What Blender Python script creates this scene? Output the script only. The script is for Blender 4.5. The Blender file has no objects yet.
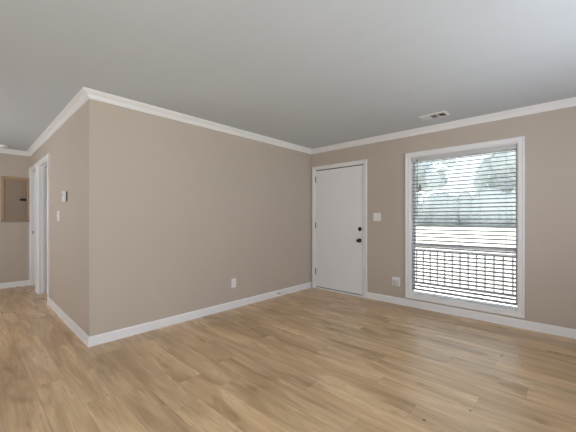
import bpy, bmesh, math, random
from mathutils import Vector, Matrix, noise
random.seed(7)
S = bpy.context.scene
C = S.collection

# ------------------------------------------------------------------ camera, sky, sun, big lamps, exposure
PX = 576.0
F, HY = 303.04, 218.6
cd = bpy.data.cameras.new('camera'); cam = bpy.data.objects.new('camera', cd); C.objects.link(cam)
cd.sensor_width = 36; cd.lens = F / PX * 36; cd.clip_start = .02; cd.clip_end = 300
cd.shift_y = (HY - 216) / PX
cam.location = (3.299, -4.180, 1.200); cam.rotation_euler = (math.pi/2, 0, .7452)
S.camera = cam
S.view_settings.view_transform = 'Standard'; S.view_settings.look = 'None'
S.view_settings.gamma = 1; S.view_settings.use_curve_mapping = False
S.view_settings.exposure = -0.30
S.cycles.use_denoising = True
S.cycles.max_bounces = 14; S.cycles.diffuse_bounces = 8; S.cycles.glossy_bounces = 4
S.cycles.transparent_max_bounces = 16
S.cycles.caustics_reflective = False; S.cycles.caustics_refractive = False
S.cycles.sample_clamp_indirect = 20

w = bpy.data.worlds.new('sky'); S.world = w; w.use_nodes = True
bg = w.node_tree.nodes['Background']
bg.inputs['Color'].default_value = (.86, .93, 1.0, 1); bg.inputs['Strength'].default_value = 2.0

sd = bpy.data.lights.new('sun', 'SUN'); sd.energy = 40.0; sd.angle = .02; sd.color = (1, .97, .93)
sun = bpy.data.objects.new('sun', sd); C.objects.link(sun)
sun.rotation_euler = Vector((-.30, -.50, -.95)).to_track_quat('-Z', 'Y').to_euler(); sun.location = (10, 14, 14)

def area(name, loc, d, sx, sy, e, col=(1, 1, 1), portal=False):
    a = bpy.data.lights.new(name, 'AREA'); a.shape = 'RECTANGLE'; a.size = sx; a.size_y = sy; a.energy = e; a.color = col
    o = bpy.data.objects.new(name, a); C.objects.link(o); o.location = loc
    o.rotation_euler = Vector(d).to_track_quat('-Z', 'Z').to_euler()
    if portal: a.cycles.is_portal = True
    return o
# sky portal at the visible window, then fill lamps added at unseen windows
area('sky_portal', (2.305, .20, 1.10), (0, -1, 0), 1.16, 1.84, 1, portal=True)
area('rear_window_daylight', (2.2, -6.22, 1.35), (0, 1, .55), 2.2, 1.6, 14, (.83, .875, 1.0))
area('side_window_daylight', (4.72, -4.9, 1.30), (-1, .12, -.08), 1.8, 1.6, 92, (.83, .875, 1.0))
area('front_side_window_daylight', (4.72, -2.0, 1.30), (-1, .12, 1.1), 1.7, 1.6, 54, (.83, .875, 1.0))
area('hall_window_daylight', (-1.9, -6.22, 1.35), (0, 1, .4), 1.2, 1.3, 50, (.93, .93, 1.0))
area('bedroom_window_daylight', (-1.9, .06, 1.4), (0, -1, 0), 1.1, 1.2, 10, (1, .98, .96))

# ------------------------------------------------------------------ materials
def mat(name, col, rough=.5, metal=0, spec=.5):
    m = bpy.data.materials.new(name); m.use_nodes = True
    b = m.node_tree.nodes['Principled BSDF']
    b.inputs['Base Color'].default_value = (*col, 1); b.inputs['Roughness'].default_value = rough
    b.inputs['Metallic'].default_value = metal; b.inputs['Specular IOR Level'].default_value = spec
    return m
def nd(m, t, **kw):
    n = m.node_tree.nodes.new(t)
    for k, v in kw.items(): setattr(n, k, v)
    return n
def lk(m, a, b): m.node_tree.links.new(a, b)
def mth(m, op, a, b=None, c=None):
    n = nd(m, 'ShaderNodeMath', operation=op)
    for i, v in enumerate((a, b, c)):
        if v is None: continue
        if hasattr(v, 'links'): lk(m, v, n.inputs[i])
        else: n.inputs[i].default_value = v
    return n.outputs[0]
def mixc(m, fac, a, b, blend='MIX'):
    n = nd(m, 'ShaderNodeMix', data_type='RGBA', blend_type=blend)
    for s, v in ((n.inputs[0], fac), (n.inputs[6], a), (n.inputs[7], b)):
        if hasattr(v, 'links'): lk(m, v, s)
        elif isinstance(v, tuple): s.default_value = (*v, 1)
        else: s.default_value = v
    return n.outputs[2]
def noisy(m, col, scale, amt, bump=0, bscale=200, stretch=(1, 1, 1)):
    """tint a paint by a slow noise and give it a fine roller texture"""
    b = m.node_tree.nodes['Principled BSDF']
    tc = nd(m, 'ShaderNodeTexCoord'); mp = nd(m, 'ShaderNodeMapping'); mp.inputs['Scale'].default_value = stretch
    lk(m, tc.outputs['Object'], mp.inputs['Vector'])
    n = nd(m, 'ShaderNodeTexNoise'); n.inputs['Scale'].default_value = scale; n.inputs['Detail'].default_value = 4
    lk(m, mp.outputs[0], n.inputs['Vector'])
    lo = tuple(c * (1 - amt) for c in col); hi = tuple(min(1, c * (1 + amt)) for c in col)
    lk(m, mixc(m, n.outputs[0], lo, hi), b.inputs['Base Color'])
    if bump:
        n2 = nd(m, 'ShaderNodeTexNoise'); n2.inputs['Scale'].default_value = bscale; n2.inputs['Detail'].default_value = 2
        lk(m, tc.outputs['Object'], n2.inputs['Vector'])
        bp = nd(m, 'ShaderNodeBump'); bp.inputs['Strength'].default_value = bump; bp.inputs['Distance'].default_value = .002
        lk(m, n2.outputs[0], bp.inputs['Height']); lk(m, bp.outputs[0], b.inputs['Normal'])
    return m
WALL = (.505, .44, .370)
M = {}
M['wall'] = noisy(mat('taupe_wall_paint', WALL, .6, 0, .25), WALL, 1.2, .03, .12)
M['endwall'] = M['wall']
CEIL = (.60, .65, .69)
M['ceil'] = noisy(mat('white_ceiling_paint', CEIL, .85, 0, .1), CEIL, 2.2, .035, .2, 90, (.35, 2.0, 1))
TR = (.80, .80, .79)
M['trim'] = noisy(mat('white_trim_paint', TR, .35), TR, 3, .02)
M['door'] = noisy(mat('white_door_paint', (.82, .83, .83), .4), (.82, .83, .83), 2, .02)
M['vinyl'] = noisy(mat('white_vinyl', (.82, .82, .82), .4), (.82, .82, .82), 5, .02)
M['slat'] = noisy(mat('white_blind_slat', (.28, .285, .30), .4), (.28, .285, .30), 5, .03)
M['plate'] = noisy(mat('white_plastic_plate', (.80, .79, .77), .35), (.80, .79, .77), 20, .02)
M['plate2'] = noisy(mat('light_grey_plastic', (.55, .55, .55), .4), (.55, .55, .55), 20, .02)
M['dark'] = noisy(mat('dark_plastic', (.03, .03, .03), .5), (.03, .03, .03), 20, .1)
M['black'] = noisy(mat('black_metal', (.05, .05, .052), .22, 1), (.05, .05, .052), 20, .1)
M['steel'] = noisy(mat('brushed_steel', (.45, .44, .42), .35, 1), (.45, .44, .42), 40, .06)
M['hinge'] = noisy(mat('dull_hinge_metal', (.20, .20, .20), .45, .5), (.20, .20, .20), 30, .1)
M['wand'] = noisy(mat('smoky_wand', (.05, .055, .055), .3), (.05, .055, .055), 20, .05)
M['cord'] = noisy(mat('white_cord', (.45, .45, .47), .8), (.45, .45, .47), 50, .05)
M['tan'] = noisy(mat('tan_painted_frame', (.40, .262, .15), .5), (.40, .262, .15), 6, .06)
M['panel'] = noisy(mat('taupe_panel_door', (.285, .215, .155), .45), (.285, .215, .155), 4, .05)
M['duct'] = noisy(mat('duct_grey', (.16, .16, .16), .7), (.16, .16, .16), 10, .1)
M['concrete'] = noisy(mat('pale_concrete', (.62, .62, .62), .9), (.62, .62, .62), 6, .08)
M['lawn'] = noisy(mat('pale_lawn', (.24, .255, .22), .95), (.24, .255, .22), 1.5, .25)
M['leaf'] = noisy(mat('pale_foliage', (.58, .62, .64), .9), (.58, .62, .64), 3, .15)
M['bark'] = noisy(mat('grey_bark', (.20, .17, .15), .9), (.20, .17, .15), 8, .3)
M['railpaint'] = noisy(mat('grey_railing_paint', (.20, .20, .225), .5), (.20, .20, .225), 8, .05)

def glass():
    m = bpy.data.materials.new('window_glass'); m.use_nodes = True
    t = m.node_tree; t.nodes.clear()
    o = nd(m, 'ShaderNodeOutputMaterial'); mx = nd(m, 'ShaderNodeMixShader')
    tr = nd(m, 'ShaderNodeBsdfTransparent'); gl = nd(m, 'ShaderNodeBsdfGlossy')
    tr.inputs[0].default_value = (.96, .97, .97, 1); gl.inputs['Roughness'].default_value = .0
    fr = nd(m, 'ShaderNodeFresnel'); fr.inputs[0].default_value = 1.45
    lk(m, fr.outputs[0], mx.inputs[0]); lk(m, tr.outputs[0], mx.inputs[1]); lk(m, gl.outputs[0], mx.inputs[2])
    lk(m, mx.outputs[0], o.inputs[0]); return m
M['glass'] = glass()

def floor_mat():
    m = mat('oak_vinyl_planks', (.4, .28, .17), .34, 0, .7)
    b = m.node_tree.nodes['Principled BSDF']
    tc = nd(m, 'ShaderNodeTexCoord'); sx = nd(m, 'ShaderNodeSeparateXYZ'); lk(m, tc.outputs['Object'], sx.inputs[0])
    x, y = sx.outputs[0], sx.outputs[1]
    PW, PL = .182, 1.22
    yr = mth(m, 'DIVIDE', y, PW); row = mth(m, 'FLOOR', yr); fy = mth(m, 'FRACT', yr)
    wn = nd(m, 'ShaderNodeTexWhiteNoise', noise_dimensions='1D'); lk(m, row, wn.inputs['W'])
    xr = mth(m, 'ADD', mth(m, 'DIVIDE', x, PL), wn.outputs[0]); col = mth(m, 'FLOOR', xr); fx = mth(m, 'FRACT', xr)
    cb = nd(m, 'ShaderNodeCombineXYZ'); lk(m, row, cb.inputs[0]); lk(m, col, cb.inputs[1])
    w2 = nd(m, 'ShaderNodeTexWhiteNoise', noise_dimensions='2D'); lk(m, cb.outputs[0], w2.inputs['Vector'])
    rnd = w2.outputs[0]
    # grain coordinates: stretched along the plank, shifted for each plank
    def grain(sxs, sys, scale, detail, dist, shift):
        c = nd(m, 'ShaderNodeCombineXYZ')
        lk(m, mth(m, 'MULTIPLY', x, sxs), c.inputs[0]); lk(m, mth(m, 'MULTIPLY', y, sys), c.inputs[1])
        lk(m, mth(m, 'MULTIPLY', rnd, shift), c.inputs[2])
        n = nd(m, 'ShaderNodeTexNoise'); n.inputs['Scale'].default_value = scale; n.inputs['Detail'].default_value = detail
        n.inputs['Distortion'].default_value = dist; lk(m, c.outputs[0], n.inputs['Vector']); return n.outputs[0]
    g1 = grain(.9, 6.5, 1.6, 6, .6, 37)       # broad cathedral figure
    g2 = grain(2.0, 46, 2.0, 4, .3, 91)         # fine pores
    g3 = grain(1.3, 4.5, 1.4, 3, .6, 53)        # dark smoky patches
    def rng(v, a, bb, c=0, d=1):
        n = nd(m, 'ShaderNodeMapRange'); n.interpolation_type = 'SMOOTHSTEP'
        lk(m, v, n.inputs[0]); n.inputs[1].default_value = a; n.inputs[2].default_value = bb
        n.inputs[3].default_value = c; n.inputs[4].default_value = d; return n.outputs[0]
    light, mid, dark = (.80, .57, .33), (.58, .385, .205), (.30, .178, .082)
    c = mixc(m, rng(g1, .34, .66), mid, light)
    c = mixc(m, rng(g3, .54, .72, 0, .62), c, dark)
    c = mixc(m, rng(g2, .35, .75, .22, 0), c, (.20, .12, .06))
    hv = nd(m, 'ShaderNodeHueSaturation'); lk(m, c, hv.inputs['Color'])
    lk(m, mth(m, 'ADD', mth(m, 'MULTIPLY', rnd, .20), .88), hv.inputs['Value'])
    lk(m, mth(m, 'ADD', mth(m, 'MULTIPLY', w2.outputs[1], .0), 1.0), hv.inputs['Saturation'])
    # seams
    ey = mth(m, 'MINIMUM', fy, mth(m, 'SUBTRACT', 1.0, fy)); ex = mth(m, 'MINIMUM', fx, mth(m, 'SUBTRACT', 1.0, fx))
    s = mth(m, 'MINIMUM', mth(m, 'MULTIPLY', ey, PW), mth(m, 'MULTIPLY', ex, PL))
    seam = mth(m, 'LESS_THAN', s, .0013)
    c = mixc(m, mth(m, 'MULTIPLY', seam, .42), hv.outputs[0], (.13, .08, .045))
    # three small burnt specks in the boards
    for (px, py, r) in ((2.671, -2.303, .009), (2.875, -.962, .012), (2.852, -2.015, .007)):
        dx = mth(m, 'SUBTRACT', x, px); dy = mth(m, 'SUBTRACT', y, py)
        d = mth(m, 'SQRT', mth(m, 'ADD', mth(m, 'MULTIPLY', dx, dx), mth(m, 'MULTIPLY', dy, dy)))
        c = mixc(m, mth(m, 'MULTIPLY', mth(m, 'LESS_THAN', d, r), .9), c, (.012, .01, .01))
    lk(m, c, b.inputs['Base Color'])
    lk(m, rng(g1, .3, .7, .33, .27), b.inputs['Roughness'])
    bp = nd(m, 'ShaderNodeBump'); bp.inputs['Strength'].default_value = .12; bp.inputs['Distance'].default_value = .002
    lk(m, mth(m, 'SUBTRACT', g2, seam), bp.inputs['Height']); lk(m, bp.outputs[0], b.inputs['Normal'])
    return m
M['floor'] = floor_mat()

# ------------------------------------------------------------------ mesh helpers
def box(bm, x0, y0, z0, x1, y1, z1, bev=0, seg=2):
    r = bmesh.ops.create_cube(bm, size=1)
    vs = r['verts']
    for v in vs:
        v.co = Vector((x0 if v.co.x < 0 else x1, y0 if v.co.y < 0 else y1, z0 if v.co.z < 0 else z1))
    if bev:
        es = list({e for v in vs for e in v.link_edges})
        bmesh.ops.bevel(bm, geom=es, offset=bev, segments=seg, profile=.5, affect='EDGES')
def tube(bm, a, b, r, n=12, r2=None):
    a, b = Vector(a), Vector(b); d = b - a
    q = Vector((0, 0, 1)).rotation_difference(d).to_matrix().to_4x4()
    bmesh.ops.create_cone(bm, cap_ends=True, segments=n, radius1=r, radius2=r if r2 is None else r2, depth=d.length,
                          matrix=Matrix.Translation((a + b) / 2) @ q)
def lathe(bm, prof, origin, axis, n=24):
    """prof: (distance along axis, radius)"""
    q = Vector((0, 0, 1)).rotation_difference(Vector(axis)).to_matrix(); o = Vector(origin); rings = []
    for (h, r) in prof:
        if r < 1e-6: rings.append([bm.verts.new(o + q @ Vector((0, 0, h)))]); continue
        rings.append([bm.verts.new(o + q @ Vector((r * math.cos(2*math.pi*i/n), r * math.sin(2*math.pi*i/n), h))) for i in range(n)])
    for A, B in zip(rings, rings[1:]):
        for i in range(n):
            j = (i + 1) % n
            if len(A) == 1 and len(B) > 1: bm.faces.new((A[0], B[i], B[j]))
            elif len(B) == 1 and len(A) > 1: bm.faces.new((A[i], A[j], B[0]))
            elif len(A) > 1: bm.faces.new((A[i], A[j], B[j], B[i]))
def obj(name, bm, m, parent=None, smooth=False, loc=None):
    bmesh.ops.recalc_face_normals(bm, faces=bm.faces[:])
    me = bpy.data.meshes.new(name); bm.to_mesh(me); bm.free()
    if smooth:
        for p in me.polygons: p.use_smooth = True
    o = bpy.data.objects.new(name, me); C.objects.link(o)
    me.materials.append(m)
    if parent:
        o.parent = parent
        o.matrix_parent_inverse = Matrix.Translation(-parent.location)
    return o
def bmn(): return bmesh.new()
def obox(name, m, parent, *b, bev=0):
    bm = bmn(); box(bm, *b, bev=bev); return obj(name, bm, m, parent)
def struct(o, label):
    o['kind'] = 'structure'; o['label'] = label; o['category'] = o.name.split('_')[0]; return o
def empty(name, loc, label, cat, group=None, structure=False):
    o = bpy.data.objects.new(name, None); C.objects.link(o); o.location = loc; o.empty_display_size = .05
    o['label'] = label; o['category'] = cat
    if group: o['group'] = group
    if structure: o['kind'] = 'structure'
    return o
def wall_bm(axis, c0, c1, u0, u1, z0, z1, holes=()):
    """wall slab between c0 and c1 on axis ('x' or 'y'), spanning u0..u1 the other way; holes (ua,ub,za,zb)"""
    bm = bmn()
    us = sorted({u0, u1, *[h[0] for h in holes], *[h[1] for h in holes]})
    zs = sorted({z0, z1, *[h[2] for h in holes], *[h[3] for h in holes]})
    def solid(i, j):
        if i < 0 or j < 0 or i >= len(us)-1 or j >= len(zs)-1: return False
        u, z = (us[i]+us[i+1])/2, (zs[j]+zs[j+1])/2
        return not any(h[0] < u < h[1] and h[2] < z < h[3] for h in holes)
    vd = {}
    def V(u, z, c):
        k = (u, z, c)
        if k not in vd: vd[k] = bm.verts.new((c, u, z) if axis == 'x' else (u, c, z))
        return vd[k]
    for i in range(len(us)-1):
        for j in range(len(zs)-1):
            if not solid(i, j): continue
            a, b, p, q = us[i], us[i+1], zs[j], zs[j+1]
            for c in (c0, c1): bm.faces.new((V(a,p,c), V(b,p,c), V(b,q,c), V(a,q,c)))
            if not solid(i-1, j): bm.faces.new((V(a,p,c0), V(a,q,c0), V(a,q,c1), V(a,p,c1)))
            if not solid(i+1, j): bm.faces.new((V(b,p,c0), V(b,q,c0), V(b,q,c1), V(b,p,c1)))
            if not solid(i, j-1): bm.faces.new((V(a,p,c0), V(b,p,c0), V(b,p,c1), V(a,p,c1)))
            if not solid(i, j+1): bm.faces.new((V(a,q,c0), V(b,q,c0), V(b,q,c1), V(a,q,c1)))
    return bm
def run(bm, P, Q, nrm, prof, kp=0, kq=0):
    """sweep prof [(out, z)] from P to Q; kp/kq: +1 lengthen (outside corner), -1 shorten (inside corner) by the projection"""
    P, Q, n = Vector(P), Vector(Q), Vector(nrm); t = (Q - P).normalized()
    A = [bm.verts.new(Vector((*(P + n*d - t*d*kp), z))) for d, z in prof]
    B = [bm.verts.new(Vector((*(Q + n*d + t*d*kq), z))) for d, z in prof]
    k = len(prof)
    for i in range(k): bm.faces.new((A[i], A[(i+1) % k], B[(i+1) % k], B[i]))
    bm.faces.new(A); bm.faces.new(B[::-1])
def frame(bm, x0, z0, x1, z1, prof, pos, closed=True):
    """casing around an opening in a wall; prof [(outwards from the edge, projection)], pos(u,z,h)->point"""
    loops = []
    for d, h in prof:
        pts = [(x0-d, z0-(d if closed else 0)), (x0-d, z1+d), (x1+d, z1+d), (x1+d, z0-(d if closed else 0))]
        loops.append([bm.verts.new(pos(u, z, h)) for u, z in pts])
    k = len(prof)
    for i in range(k):
        A, B = loops[i], loops[(i+1) % k]
        for j in range(4 if closed else 3):
            q = (j+1) % 4; bm.faces.new((A[j], A[q], B[q], B[j]))
    if not closed:
        bm.faces.new([l[0] for l in loops]); bm.faces.new([l[3] for l in loops][::-1])

# ------------------------------------------------------------------ the room
H, L, HX, RX, RY = 2.40, 3.353, -3.85, 4.75, -6.25
YE = -L+.046                                         # the hall side wall runs very slightly askew
W0, W1, WZ0, WZ1 = 1.713, 2.897, .172, 2.040        # window opening
D0, D1, DZ = .085, 1.014, 2.040                      # entry door opening
A0, A1, B0, B1, HZ = -2.915, -2.085, -3.795, -3.19, 2.05  # hall door openings
bm = bmn(); box(bm, HX-.1, RY-.1, -.12, RX+.1, .15, 0); struct(obj('floor', bm, M['floor']), 'light oak plank floor running through the empty room and hall')
bm = bmn(); box(bm, HX-.1, RY-.1, H, RX+.1, .15, H+.12); struct(obj('ceiling', bm, M['ceil']), 'flat white painted ceiling above the room and hall')
struct(obj('wall_back', wall_bm('y', 0, .15, HX-.1, RX+.1, 0, H, [(W0, W1, WZ0, WZ1), (D0, D1, 0, DZ), (-2.5, -1.3, .8, 2.0)]), M['wall']), 'taupe wall with the white door and the large window')
struct(obj('wall_left', wall_bm('x', -.11, 0, -L, 0, 0, H), M['wall']), 'long blank taupe wall left of the white door')
struct(obj('wall_hall', wall_bm('y', -L, -L+.11, HX, -.05, 0, H, [(A0, A1, 0, HZ), (B0, B1, 0, HZ)]), M['wall']), 'taupe side wall of the hall with two doorways')
struct(obj('wall_end', wall_bm('x', HX-.1, HX, RY, 0, 0, H), M['wall']), 'taupe wall at the far end of the hall with the electrical panel')
struct(obj('wall_right', wall_bm('x', RX, RX+.1, RY, 0, 0, H, [(-5.8, -4.0, .5, 2.1), (-2.85, -1.15, .5, 2.1)]), M['wall']), 'taupe wall on the right side of the room outside the picture')
struct(obj('wall_rear', wall_bm('y', RY-.1, RY, HX-.1, RX+.1, 0, H, [(1.1, 3.3, .5, 2.1), (-2.5, -1.3, .7, 2.0)]), M['wall']), 'taupe wall behind the camera with two added windows')

crown = [(0, H-.074), (.007, H-.074), (.010, H-.070), (.010, H-.062), (.016, H-.060), (.020, H-.046), (.030, H-.033), (.042, H-.025), (.044, H-.019), (.054, H-.017), (.056, H-.010), (.062, H-.008), (.062, H), (0, H)]
def trim(i, P, Q, n, kp, kq, label):
    bm = bmn(); run(bm, P, Q, n, crown, kp, kq); struct(obj('trim_%d' % i, bm, M['trim']), label)
trim(1, (0, -L), (0, 0), (1, 0), 1, -1, 'white crown moulding along the top of the long left wall')
trim(2, (0, 0), (RX, 0), (0, -1), -1, -1, 'white crown moulding above the door and window')
trim(3, (HX, -L), (0, -L), (0, -1), -1, 1, 'white crown moulding along the hall side wall above two doorways')
trim(4, (HX, RY), (HX, YE), (1, 0), -1, -1, 'white crown moulding above the electrical panel at the hall end')
trim(5, (RX, RY), (RX, 0), (-1, 0), -1, -1, 'white crown moulding on the right wall outside the picture')
base = [(0, 0), (.017, 0), (.017, .012), (.013, .018), (.0125, .074), (.010, .082), (.006, .092), (0, .092)]
def skirting(side, segs, label):
    bm = bmn()
    for P, Q, n, kp, kq in segs: run(bm, P, Q, n, base, kp, kq)
    struct(obj('baseboard_' + side, bm, M['trim']), label)
skirting('left', [((0, -L), (0, 0), (1, 0), 1, -1)], 'white baseboard along the foot of the long left wall')
skirting('back', [((D1+.056, 0), (RX, 0), (0, -1), 0, -1)], 'white baseboard running under the window')
skirting('hall', [((A1+.058, -L), (0, -L), (0, -1), 0, 1), ((B1+.058, -L), (A0-.058, -L), (0, -1), 0, 0)], 'white baseboard at the foot of the hall side wall')
skirting('end', [((HX, RY), (HX, YE), (1, 0), -1, 0)], 'white baseboard below the electrical panel at the hall end')
skirting('right', [((RX, RY), (RX, 0), (-1, 0), -1, -1)], 'white baseboard on the right wall outside the picture')

cas = [(0, 0), (0, .012), (.004, .016), (.030, .017), (.040, .021), (.052, .021), (.056, .017), (.056, 0)]

# ---- entry door
d = empty('door_1', ((D0+D1)/2, 0, 0), 'white flat front door with black knob and deadbolt beside the corner', 'door', structure=True)
bm = bmn(); frame(bm, D0, 0, D1, DZ, cas, lambda u, z, h: (u, -h, z), False); obj('casing', bm, M['trim'], d)
bm = bmn(); frame(bm, D0+.012, 0, D1-.012, DZ-.006, [(0, 0), (0, .13), (.012, .13), (.012, 0)], lambda u, z, h: (u, h, z), False); obj('jamb', bm, M['trim'], d)
obox('slab', M['door'], d, D0+.016, 0.004, .033, D1-.016, .048, 2.020, bev=.002)
bm = bmn(); box(bm, D0+.013, .012, 2.0205, D1-.013, .05, 2.034); obj('weatherstrip', bm, M['dark'], d)  # black strip standing in for the shade in the gap above the slab
bm = bmn(); box(bm, D0-.02, -.034, 0, D1+.005, .12, .022, bev=.004); obj('threshold', bm, M['trim'], d)
obox('door_sweep', M['dark'], d, D0+.016, .008, 0.0225, D1-.016, .044, .0325)
obox('corner_seal', M['vinyl'], d, D1-.045, -.012, .034, D1-.017, 0.0038, .070, bev=.003)
for z in (1.872, 1.085, .292):
    bm = bmn(); tube(bm, (D0+.013, -.006, z-.048), (D0+.013, -.006, z+.048), .0085)
    tube(bm, (D0+.013, -.004, z-.054), (D0+.013, -.004, z+.054), .004)
    box(bm, D0+.001, -.004, z-.045, D0+.013, .001, z+.045)
    obj('hinge', bm, M['hinge'], d)
bm = bmn(); lathe(bm, [(0, .031), (.005, .033), (.010, .026), (.012, .012), (.030, .0115), (.036, .019), (.046, .026), (.058, .027), (.066, .022), (.070, .010), (.071, 0)], (.945, .004, .862), (0, -1, 0))
obj('door_knob', bm, M['black'], d, True)
bm = bmn(); lathe(bm, [(0, .030), (.008, .031), (.014, .026), (.015, 0)], (.948, .004, 1.040), (0, -1, 0))
db = obj('deadbolt', bm, M['black'], d, True)
bm = bmn(); box(bm, .948-.006, -.030, 1.040-.019, .948+.006, -.0105, 1.040+.019, bev=.003); obj('thumb_turn', bm, M['black'], db)

# ---- hall doorways
def doorway(name, x0, x1, label):
    d = empty(name, ((x0+x1)/2, -L, 0), label, 'door', structure=True)
    bm = bmn(); frame(bm, x0, 0, x1, HZ, cas, lambda u, z, h: (u, -L-h, z), False); obj('casing', bm, M['trim'], d)
    bm = bmn(); frame(bm, x0+.014, 0, x1-.014, HZ-.014, [(0, -.002), (0, .112), (.014, .112), (.014, -.002)], lambda u, z, h: (u, -L+h, z), False); obj('jamb', bm, M['trim'], d)
    bm = bmn(); frame(bm, x0+.026, 0, x1-.026, HZ-.026, [(0, .040), (0, .070), (.012, .070), (.012, .040)], lambda u, z, h: (u, -L+h, z), False); obj('door_stop_bead', bm, M['trim'], d)
    return d
d = doorway('door_2', A0, A1, 'nearer hall doorway with its white door swung inward')
# leaf hinged on the far jamb, opened square into the room behind
bm = bmn(); box(bm, A0+.018, -L+.118, .012, A0+.053, -L+.118+.66, HZ-.02, bev=.002)
lf = obj('slab', bm, M['door'], d)
for z in (1.80, 1.02, .25):
    bm = bmn(); tube(bm, (A0+.060, -L+.113, z-.045), (A0+.060, -L+.113, z+.045), .0065); obj('hinge', bm, M['steel'], d)
bm = bmn(); lathe(bm, [(0, .03), (.008, .03), (.012, .012), (.035, .012), (.045, .026), (.06, .025), (.066, 0)], (A0+.053, -L+.72, .95), (1, 0, 0)); obj('door_knob', bm, M['steel'], lf, True)
d = doorway('door_3', B0, B1, 'narrow white doorway at the far end of the hall beside the electrical panel')
obox('strike_plate', M['steel'], d, B0+.014, -L+.010, .92, B0+.0155, -L+.036, .98)

# ---- unseen windows added to hold the fill lamps
def added_window(n, x0, x1, z0, z1, y, s, label):
    d = empty('window_%d' % n, ((x0+x1)/2, y, z0), label, 'window', structure=True)
    bm = bmn(); frame(bm, x0, z0, x1, z1, cas, lambda u, z, h: (u, y+s*h, z)); obj('casing', bm, M['trim'], d)
    bm = bmn(); frame(bm, x0+.04, z0+.04, x1-.04, z1-.04, [(0, -.06), (0, -.095), (.04, -.095), (.04, -.06)], lambda u, z, h: (u, y+s*h, z)); obj('sash', bm, M['vinyl'], d)
    ya, yb = sorted((y-s*.082, y-s*.078)); obox('pane', M['glass'], d, x0+.04, ya, z0+.04, x1-.04, yb, z1-.04)
added_window(2, 1.1, 3.3, .5, 2.1, RY, 1, 'wide window added behind the camera for a fill lamp')
added_window(3, -2.5, -1.3, .7, 2.0, RY, 1, 'window added behind the camera across the hall for a fill lamp')
added_window(4, -2.5, -1.3, .8, 2.0, 0, -1, 'bedroom window added behind the long left wall for a fill lamp')

for n_, ya, yb, lab in ((5, -5.8, -4.0, 'rear one of two added fill windows in the right wall outside the picture'), (6, -2.85, -1.15, 'front one of two added fill windows in the right wall outside the picture')):  # right wall windows are likewise added for fill light
    d = empty('window_%d' % n_, (RX, (ya+yb)/2, .5), lab, 'window', structure=True)
    bm = bmn(); frame(bm, ya, .5, yb, 2.1, cas, lambda u, z, h: (RX-h, u, z)); obj('casing', bm, M['trim'], d)
    bm = bmn(); frame(bm, ya+.04, .54, yb-.04, 2.06, [(0, -.06), (0, -.095), (.04, -.095), (.04, -.06)], lambda u, z, h: (RX-h, u, z)); obj('sash', bm, M['vinyl'], d)
    obox('pane', M['glass'], d, RX+.078, ya+.04, .54, RX+.082, yb-.04, 2.06)

# ---- the large window
d = empty('window_1', ((W0+W1)/2, 0, WZ0), 'large white cased window right of the door covered by a blind', 'window', structure=True)
bm = bmn(); frame(bm, W0, WZ0, W1, WZ1, [(0, 0), (0, .014), (.005, .018), (.036, .018), (.042, .024), (.054, .024), (.060, .018), (.060, 0)], lambda u, z, h: (u, -h, z)); obj('casing', bm, M['trim'], d)
bm = bmn(); frame(bm, W0+.008, WZ0+.008, W1-.008, WZ1-.008, [(0, -.002), (0, .148), (.008, .148), (.008, -.002)], lambda u, z, h: (u, h, z)); obj('jamb_liner', bm, M['vinyl'], d)
a, b, z0, z1 = W0+.008, W1-.008, WZ0+.008, WZ1-.008
bm = bmn(); frame(bm, a+.006, z0+.016, b-.006, z1-.016, [(0, .092), (0, .140), (.006, .140), (.006, .092)], lambda u, z, h: (u, h, z)); obj('window_frame', bm, M['vinyl'], d)
zm = .835
def sash(za, zb, y0, y1):
    bm = bmn(); frame(bm, a+.006+.018, za+.034, b-.006-.018, zb-.034, [(0, y0), (0, y1), (.018, y1), (.018, y0)], lambda u, z, h: (u, h, z))
    s = obj('sash', bm, M['vinyl'], d)
    bm = bmn(); box(bm, a+.024, (y0+y1)/2-.002, za+.034, b-.024, (y0+y1)/2+.002, zb-.034); obj('pane', bm, M['glass'], s)
sash(zm-.02, z1-.016, .118, .138)
sash(z0+.016, zm+.02, .095, .115)
bm = bmn(); box(bm, (a+b)/2-.03, .082, zm+.021, (a+b)/2+.03, .112, zm+.034, bev=.004); obj('sash_lock', bm, M['steel'], d)

# ---- venetian blind, inside the opening
d = empty('venetian_blind', (2.305, .045, WZ1-.010), 'white horizontal slat blind hanging open in the large window', 'blind')
bx0, bx1 = 1.735, 2.875
obox('headrail', M['plate2'], d, bx0-.006, .020, WZ1-.050, bx1+.006, .070, WZ1-.009, bev=.002)
obox('valance', M['plate2'], d, bx0-.010, .010, WZ1-.062, bx1+.010, .018, WZ1-.009, bev=.003)  # shade under the casing put into the grey of headrail and valance
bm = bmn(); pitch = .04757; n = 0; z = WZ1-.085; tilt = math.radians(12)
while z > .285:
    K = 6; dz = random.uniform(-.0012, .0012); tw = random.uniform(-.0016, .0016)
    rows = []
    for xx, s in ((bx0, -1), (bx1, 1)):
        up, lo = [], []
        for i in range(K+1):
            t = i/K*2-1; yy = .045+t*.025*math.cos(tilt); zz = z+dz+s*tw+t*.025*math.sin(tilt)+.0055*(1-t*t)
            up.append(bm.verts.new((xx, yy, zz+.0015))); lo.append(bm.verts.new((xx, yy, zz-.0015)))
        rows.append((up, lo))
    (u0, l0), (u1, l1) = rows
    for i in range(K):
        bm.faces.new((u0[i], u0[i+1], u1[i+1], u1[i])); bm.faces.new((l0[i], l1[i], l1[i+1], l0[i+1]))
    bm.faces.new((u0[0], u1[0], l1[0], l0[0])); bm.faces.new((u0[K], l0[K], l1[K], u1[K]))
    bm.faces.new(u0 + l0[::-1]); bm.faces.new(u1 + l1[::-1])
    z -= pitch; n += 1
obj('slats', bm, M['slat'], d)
obox('bottom_rail', M['slat'], d, bx0, 0.020, .236, bx1, .070, .252, bev=.003)
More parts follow.
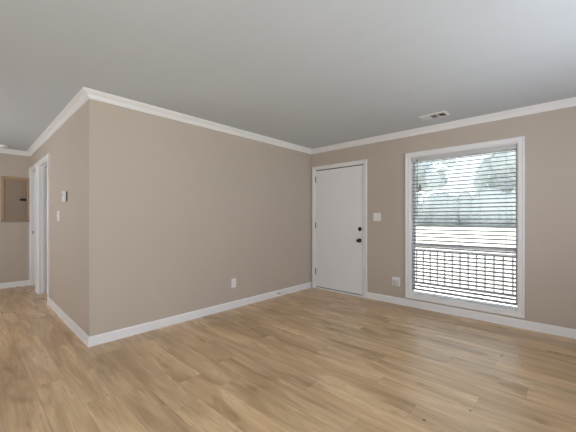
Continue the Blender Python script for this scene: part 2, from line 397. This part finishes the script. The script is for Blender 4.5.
for xx in (1.815, 2.302, 2.785):
    bm = bmn()
    for yy in (.0185, .0715): tube(bm, (xx, yy, .250), (xx, yy, WZ1-.05), .0011, 6)
    obj('ladder_cord', bm, M['cord'], d)
bm = bmn(); tube(bm, (1.806, .006, WZ1-.045), (1.806, .004, 1.23), .0052, 6); tube(bm, (1.806, .004, 1.23), (1.806, .004, 1.21), .006, 8)
tube(bm, (1.806, .006, WZ1-.045), (1.806, .014, WZ1-.030), .002, 6)
obj('tilt_wand', bm, M['wand'], d)

# ---- wall plates
def plate(name, c, n, wid, hei, label, cat, toggles=0, sockets=0, cover=False):
    """c centre on the wall, n outward normal"""
    n = Vector(n); t = Vector((0, 0, 1)).cross(n)
    d = empty(name, c, label, cat); c = Vector(c)
    def bx(nm, m, par, u0, u1, z0, z1, h0, h1, bev):
        bm = bmn(); box(bm, u0, h0, z0, u1, h1, z1, bev=bev)
        for v in bm.verts: v.co = c + t*v.co.x + n*v.co.y + Vector((0, 0, v.co.z))
        return obj(nm, bm, m, par)
    bx('plate', M['plate'], d, -wid/2, wid/2, -hei/2, hei/2, 0, .006, .002)
    for i in range(toggles):
        u = (i-(toggles-1)/2)*.046
        tg = bx('toggle', M['plate'], d, u-.005, u+.005, -.003, .016, .006, .018, .002)
    for sgn in ((1, -1) if sockets else ()):
        for i in range(sockets):
            u = (i-(sockets-1)/2)*.046
            so = bx('socket', M['plate'], d, u-.017, u+.017, sgn*.020-.014, sgn*.020+.014, .006, .0085, .002)
            bm = bmn()
            for o_ in (-.006, .006):
                box(bm, u+o_-.001, .0086, sgn*.020-.002, u+o_+.001, .0092, sgn*.020+.006)
            for v in bm.verts: v.co = c + t*v.co.x + n*v.co.y + Vector((0, 0, v.co.z))
            obj('slots', bm, M['dark'], so)
    if cover:
        bx('cover_box', M['plate2'], d, -.036, .046, -.052, .030, .006, .034, .004)
    return d
plate('light_switch', (1.233, 0, 1.224), (0, -1, 0), .118, .118, 'double light switch on the taupe wall between door and window', 'light switch', toggles=2)
plate('wall_outlet', (1.517, 0, .310), (0, -1, 0), .115, .125, 'outlet with a boxy cover low on the wall beside the window', 'outlet', cover=True)
plate('wall_outlet', (0, -1.683, .334), (1, 0, 0), .076, .122, 'plain white outlet low on the long left wall', 'outlet', sockets=1)
plate('light_switch', (-1.395, -L, 1.232), (0, -1, 0), .116, .122, 'white light switch below the thermostat on the hall side wall', 'light switch', toggles=2)

# ---- thermostat
d = empty('thermostat', (-.965, -L, 1.455), 'small white thermostat on the hall side wall above the light switch', 'thermostat')
obox('back_plate', M['dark'], d, -1.015, -L-.012, 1.400, -.915, -L, 1.510, bev=.002)
obox('housing', M['plate'], d, -1.022, -L-.034, 1.394, -.910, -L-.012, 1.516, bev=.005)
obox('screen', M['plate2'], d, -1.000, -L-.0352, 1.450, -.930, -L-.034, 1.500)

# ---- electrical panel at the hall end
d = empty('electrical_panel', (HX, -3.51, 1.53), 'tan framed electrical panel with a black latch on the hall end wall', 'electrical panel')
y0, y1, z0, z1 = -3.700, -3.312, 1.143, 1.928
bm = bmn(); frame(bm, y0+.050, z0+.050, y1-.050, z1-.050, [(0, 0), (0, .010), (.010, .012), (.012, .020), (.044, .020), (.050, .014), (.050, 0)], lambda u, z, h: (HX+h, u, z)); obj('panel_frame', bm, M['tan'], d)
obox('bottom_strip', M['panel'], d, HX, y0+.002, z0-.004, HX+.023, y1-.002, z0+.042, bev=.002)
dr = obox('panel_door', M['panel'], d, HX+.001, y0+.052, z0+.052, HX+.008, y1-.052, z1-.052, bev=.003)
obox('door_edge', M['tan'], dr, HX+.0082, y1-.082, z0+.070, HX+.0095, y1-.078, z1-.060)
obox('latch', M['black'], dr, HX+.0082, -3.455, 1.516, HX+.028, -3.372, 1.556, bev=.003)

# ---- smoke detector
d = empty('smoke_detector', (-3.50, -3.69, H), 'round white smoke detector on the hall ceiling near the end wall', 'smoke detector')
bm = bmn(); lathe(bm, [(0, 0), (0, .068), (.012, .068), (.013, .064)], (-3.50, -3.69, H), (0, 0, -1)); obj('mounting_ring', bm, M['plate2'], d, False)
bm = bmn(); lathe(bm, [(.012, .060), (.026, .058), (.034, .048), (.036, .02), (.036, 0)], (-3.50, -3.69, H), (0, 0, -1)); obj('housing', bm, M['plate'], d, True)

# ---- ceiling vent
vx0, vx1, vy0, vy1 = 2.005, 2.305, -.520, -.335
d = empty('ceiling_vent', ((vx0+vx1)/2, (vy0+vy1)/2, H), 'white ceiling air register with three louvre banks above the window', 'vent')
bm = bmn(); frame(bm, vx0+.022, vy0+.026, vx1-.022, vy1-.026, [(0, 0), (0, .009), (.016, .006), (.022, .002), (.022, 0)], lambda u, z, h: (u, z, H-h)); obj('vent_frame', bm, M['trim'], d)
obox('duct_backing', M['duct'], d, vx0+.020, vy0+.024, H-.0015, vx1-.020, vy1-.024, H-.0003)
wb = (vx1-vx0-.044)/3
for k in range(3):
    u0, u1 = vx0+.022+k*wb, vx0+.022+(k+1)*wb
    bm = bmn(); ang = (-1, 0, 1)[k]
    box(bm, u0, vy0+.026, H-.008, u0+.007, vy1-.026, H-.0016); box(bm, u1-.007, vy0+.026, H-.008, u1, vy1-.026, H-.0016)
    nn = 8
    for i in range(nn):
        if ang == 0:
            v = vy0+.030+(i+.5)*(vy1-vy0-.060)/nn
            p = [(u0+.007, v-.005, H-.0085), (u1-.007, v-.005, H-.0085), (u1-.007, v+.004, H-.0018), (u0+.007, v+.004, H-.0018)]
        else:
            uu = u0+.009+(i+.5)*(u1-u0-.018)/nn
            p = [(uu+ang*.004, vy0+.026, H-.0085), (uu+ang*.004, vy1-.026, H-.0085), (uu-ang*.003, vy1-.026, H-.0018), (uu-ang*.003, vy0+.026, H-.0018)]
        vs = [bm.verts.new(q) for q in p]; f_ = bm.faces.new(vs)
        e = bmesh.ops.extrude_face_region(bm, geom=[f_])
        for v_ in e['geom']:
            if isinstance(v_, bmesh.types.BMVert): v_.co += Vector((ang*.0008, .0008 if ang == 0 else 0, -.0004))
    obj('louvre_bank', bm, M['trim'], d)

# ---- spring door stop on the long baseboard
d = empty('door_stop', (.013, -.845, .048), 'small spring door stop on the long white baseboard', 'door stop')
bm = bmn(); lathe(bm, [(0, .013), (.004, .013), (.007, .008), (.008, 0)], (.0128, -.845, .048), (1, 0, 0), 14); obj('mount', bm, M['steel'], d, True)
bm = bmn()
prev = None; N = 120
for i in range(N+1):
    a_ = i/N*2*math.pi*11; p = Vector((.018+.050*i/N, -.845+.006*math.cos(a_), .048+.006*math.sin(a_)))
    if prev is not None: tube(bm, prev, p, .0012, 5)
    prev = p
obj('spring', bm, M['steel'], d)
bm = bmn(); lathe(bm, [(0, 0), (0, .008), (.010, .009), (.014, .006), (.015, 0)], (.067, -.845, .048), (1, 0, 0), 14); obj('rubber_tip', bm, M['plate2'], d, True)

# ---- the hall side wall and everything on it turn together by a fraction of a degree about the corner
P0 = Vector((0, -L, 0)); Rm = Matrix.Translation(P0) @ Matrix.Rotation(math.radians(-.684), 4, 'Z') @ Matrix.Translation(-P0)
for o in [o for o in C.objects if o.parent is None]:
    if o.name in ('wall_hall', 'trim_3', 'baseboard_hall', 'door_2', 'door_3', 'thermostat') or (o.name.startswith('light_switch') and o.location.x < 0):
        m_ = Matrix.Translation(o.location); m_ = Rm @ m_
        o.location = m_.to_translation(); o.rotation_euler = m_.to_euler()

# ------------------------------------------------------------------ outside the window
bm = bmn(); box(bm, HX-.1, .15, 2.46, RX+.1, 1.75, 2.60); g = obj('shading_eave', bm, M['trim']); g['kind'] = 'structure'; g['label'] = 'white eave added over the porch to shade the window'; g['category'] = 'eave'  # unseen eave added to keep the sun off the blind
bm = bmn()
NX, NY = 26, 26
vs = {}
for i in range(NX+1):
    for j in range(NY+1):
        x, y = -45+90*i/NX, -20+70*j/NY
        z = -.34 + max(0, y-6)*.055 + .15*noise.noise(Vector((x*.1, y*.1, 0)))*(1 if y > 4 else 0)
        vs[i, j] = bm.verts.new((x, y, z))
for i in range(NX):
    for j in range(NY): bm.faces.new((vs[i, j], vs[i+1, j], vs[i+1, j+1], vs[i, j+1]))
g = obj('ground', bm, M['lawn']); g['kind'] = 'structure'; g['label'] = 'pale lawn rising away outside the window'; g['category'] = 'ground'
bm = bmn(); box(bm, -2, .15, -.30, 6, 2.15, -.10); g = obj('porch_slab', bm, M['concrete']); g['kind'] = 'structure'; g['label'] = 'pale concrete porch just outside the window'; g['category'] = 'porch'

d = empty('porch_railing', (1.5, 1.95, -.10), 'grey porch railing with upright balusters outside the window', 'railing')
obox('top_rail', M['railpaint'], d, -1.2, 1.92, .575, 4.4, 1.99, .615, bev=.006)
obox('bottom_rail', M['railpaint'], d, -1.2, 1.935, -.085, 4.4, 1.975, -.05, bev=.004)
k = 0; x = -1.2
while x <= 4.41:
    if k in (15, 33): obox('post', M['railpaint'], d, x-.045, 1.91, -.10, x+.045, 2.0, .68, bev=.005)
    else: obox('baluster', M['railpaint'], d, x-.014, 1.941, -.05, x+.014, 1.969, .575)
    x += .128; k += 1

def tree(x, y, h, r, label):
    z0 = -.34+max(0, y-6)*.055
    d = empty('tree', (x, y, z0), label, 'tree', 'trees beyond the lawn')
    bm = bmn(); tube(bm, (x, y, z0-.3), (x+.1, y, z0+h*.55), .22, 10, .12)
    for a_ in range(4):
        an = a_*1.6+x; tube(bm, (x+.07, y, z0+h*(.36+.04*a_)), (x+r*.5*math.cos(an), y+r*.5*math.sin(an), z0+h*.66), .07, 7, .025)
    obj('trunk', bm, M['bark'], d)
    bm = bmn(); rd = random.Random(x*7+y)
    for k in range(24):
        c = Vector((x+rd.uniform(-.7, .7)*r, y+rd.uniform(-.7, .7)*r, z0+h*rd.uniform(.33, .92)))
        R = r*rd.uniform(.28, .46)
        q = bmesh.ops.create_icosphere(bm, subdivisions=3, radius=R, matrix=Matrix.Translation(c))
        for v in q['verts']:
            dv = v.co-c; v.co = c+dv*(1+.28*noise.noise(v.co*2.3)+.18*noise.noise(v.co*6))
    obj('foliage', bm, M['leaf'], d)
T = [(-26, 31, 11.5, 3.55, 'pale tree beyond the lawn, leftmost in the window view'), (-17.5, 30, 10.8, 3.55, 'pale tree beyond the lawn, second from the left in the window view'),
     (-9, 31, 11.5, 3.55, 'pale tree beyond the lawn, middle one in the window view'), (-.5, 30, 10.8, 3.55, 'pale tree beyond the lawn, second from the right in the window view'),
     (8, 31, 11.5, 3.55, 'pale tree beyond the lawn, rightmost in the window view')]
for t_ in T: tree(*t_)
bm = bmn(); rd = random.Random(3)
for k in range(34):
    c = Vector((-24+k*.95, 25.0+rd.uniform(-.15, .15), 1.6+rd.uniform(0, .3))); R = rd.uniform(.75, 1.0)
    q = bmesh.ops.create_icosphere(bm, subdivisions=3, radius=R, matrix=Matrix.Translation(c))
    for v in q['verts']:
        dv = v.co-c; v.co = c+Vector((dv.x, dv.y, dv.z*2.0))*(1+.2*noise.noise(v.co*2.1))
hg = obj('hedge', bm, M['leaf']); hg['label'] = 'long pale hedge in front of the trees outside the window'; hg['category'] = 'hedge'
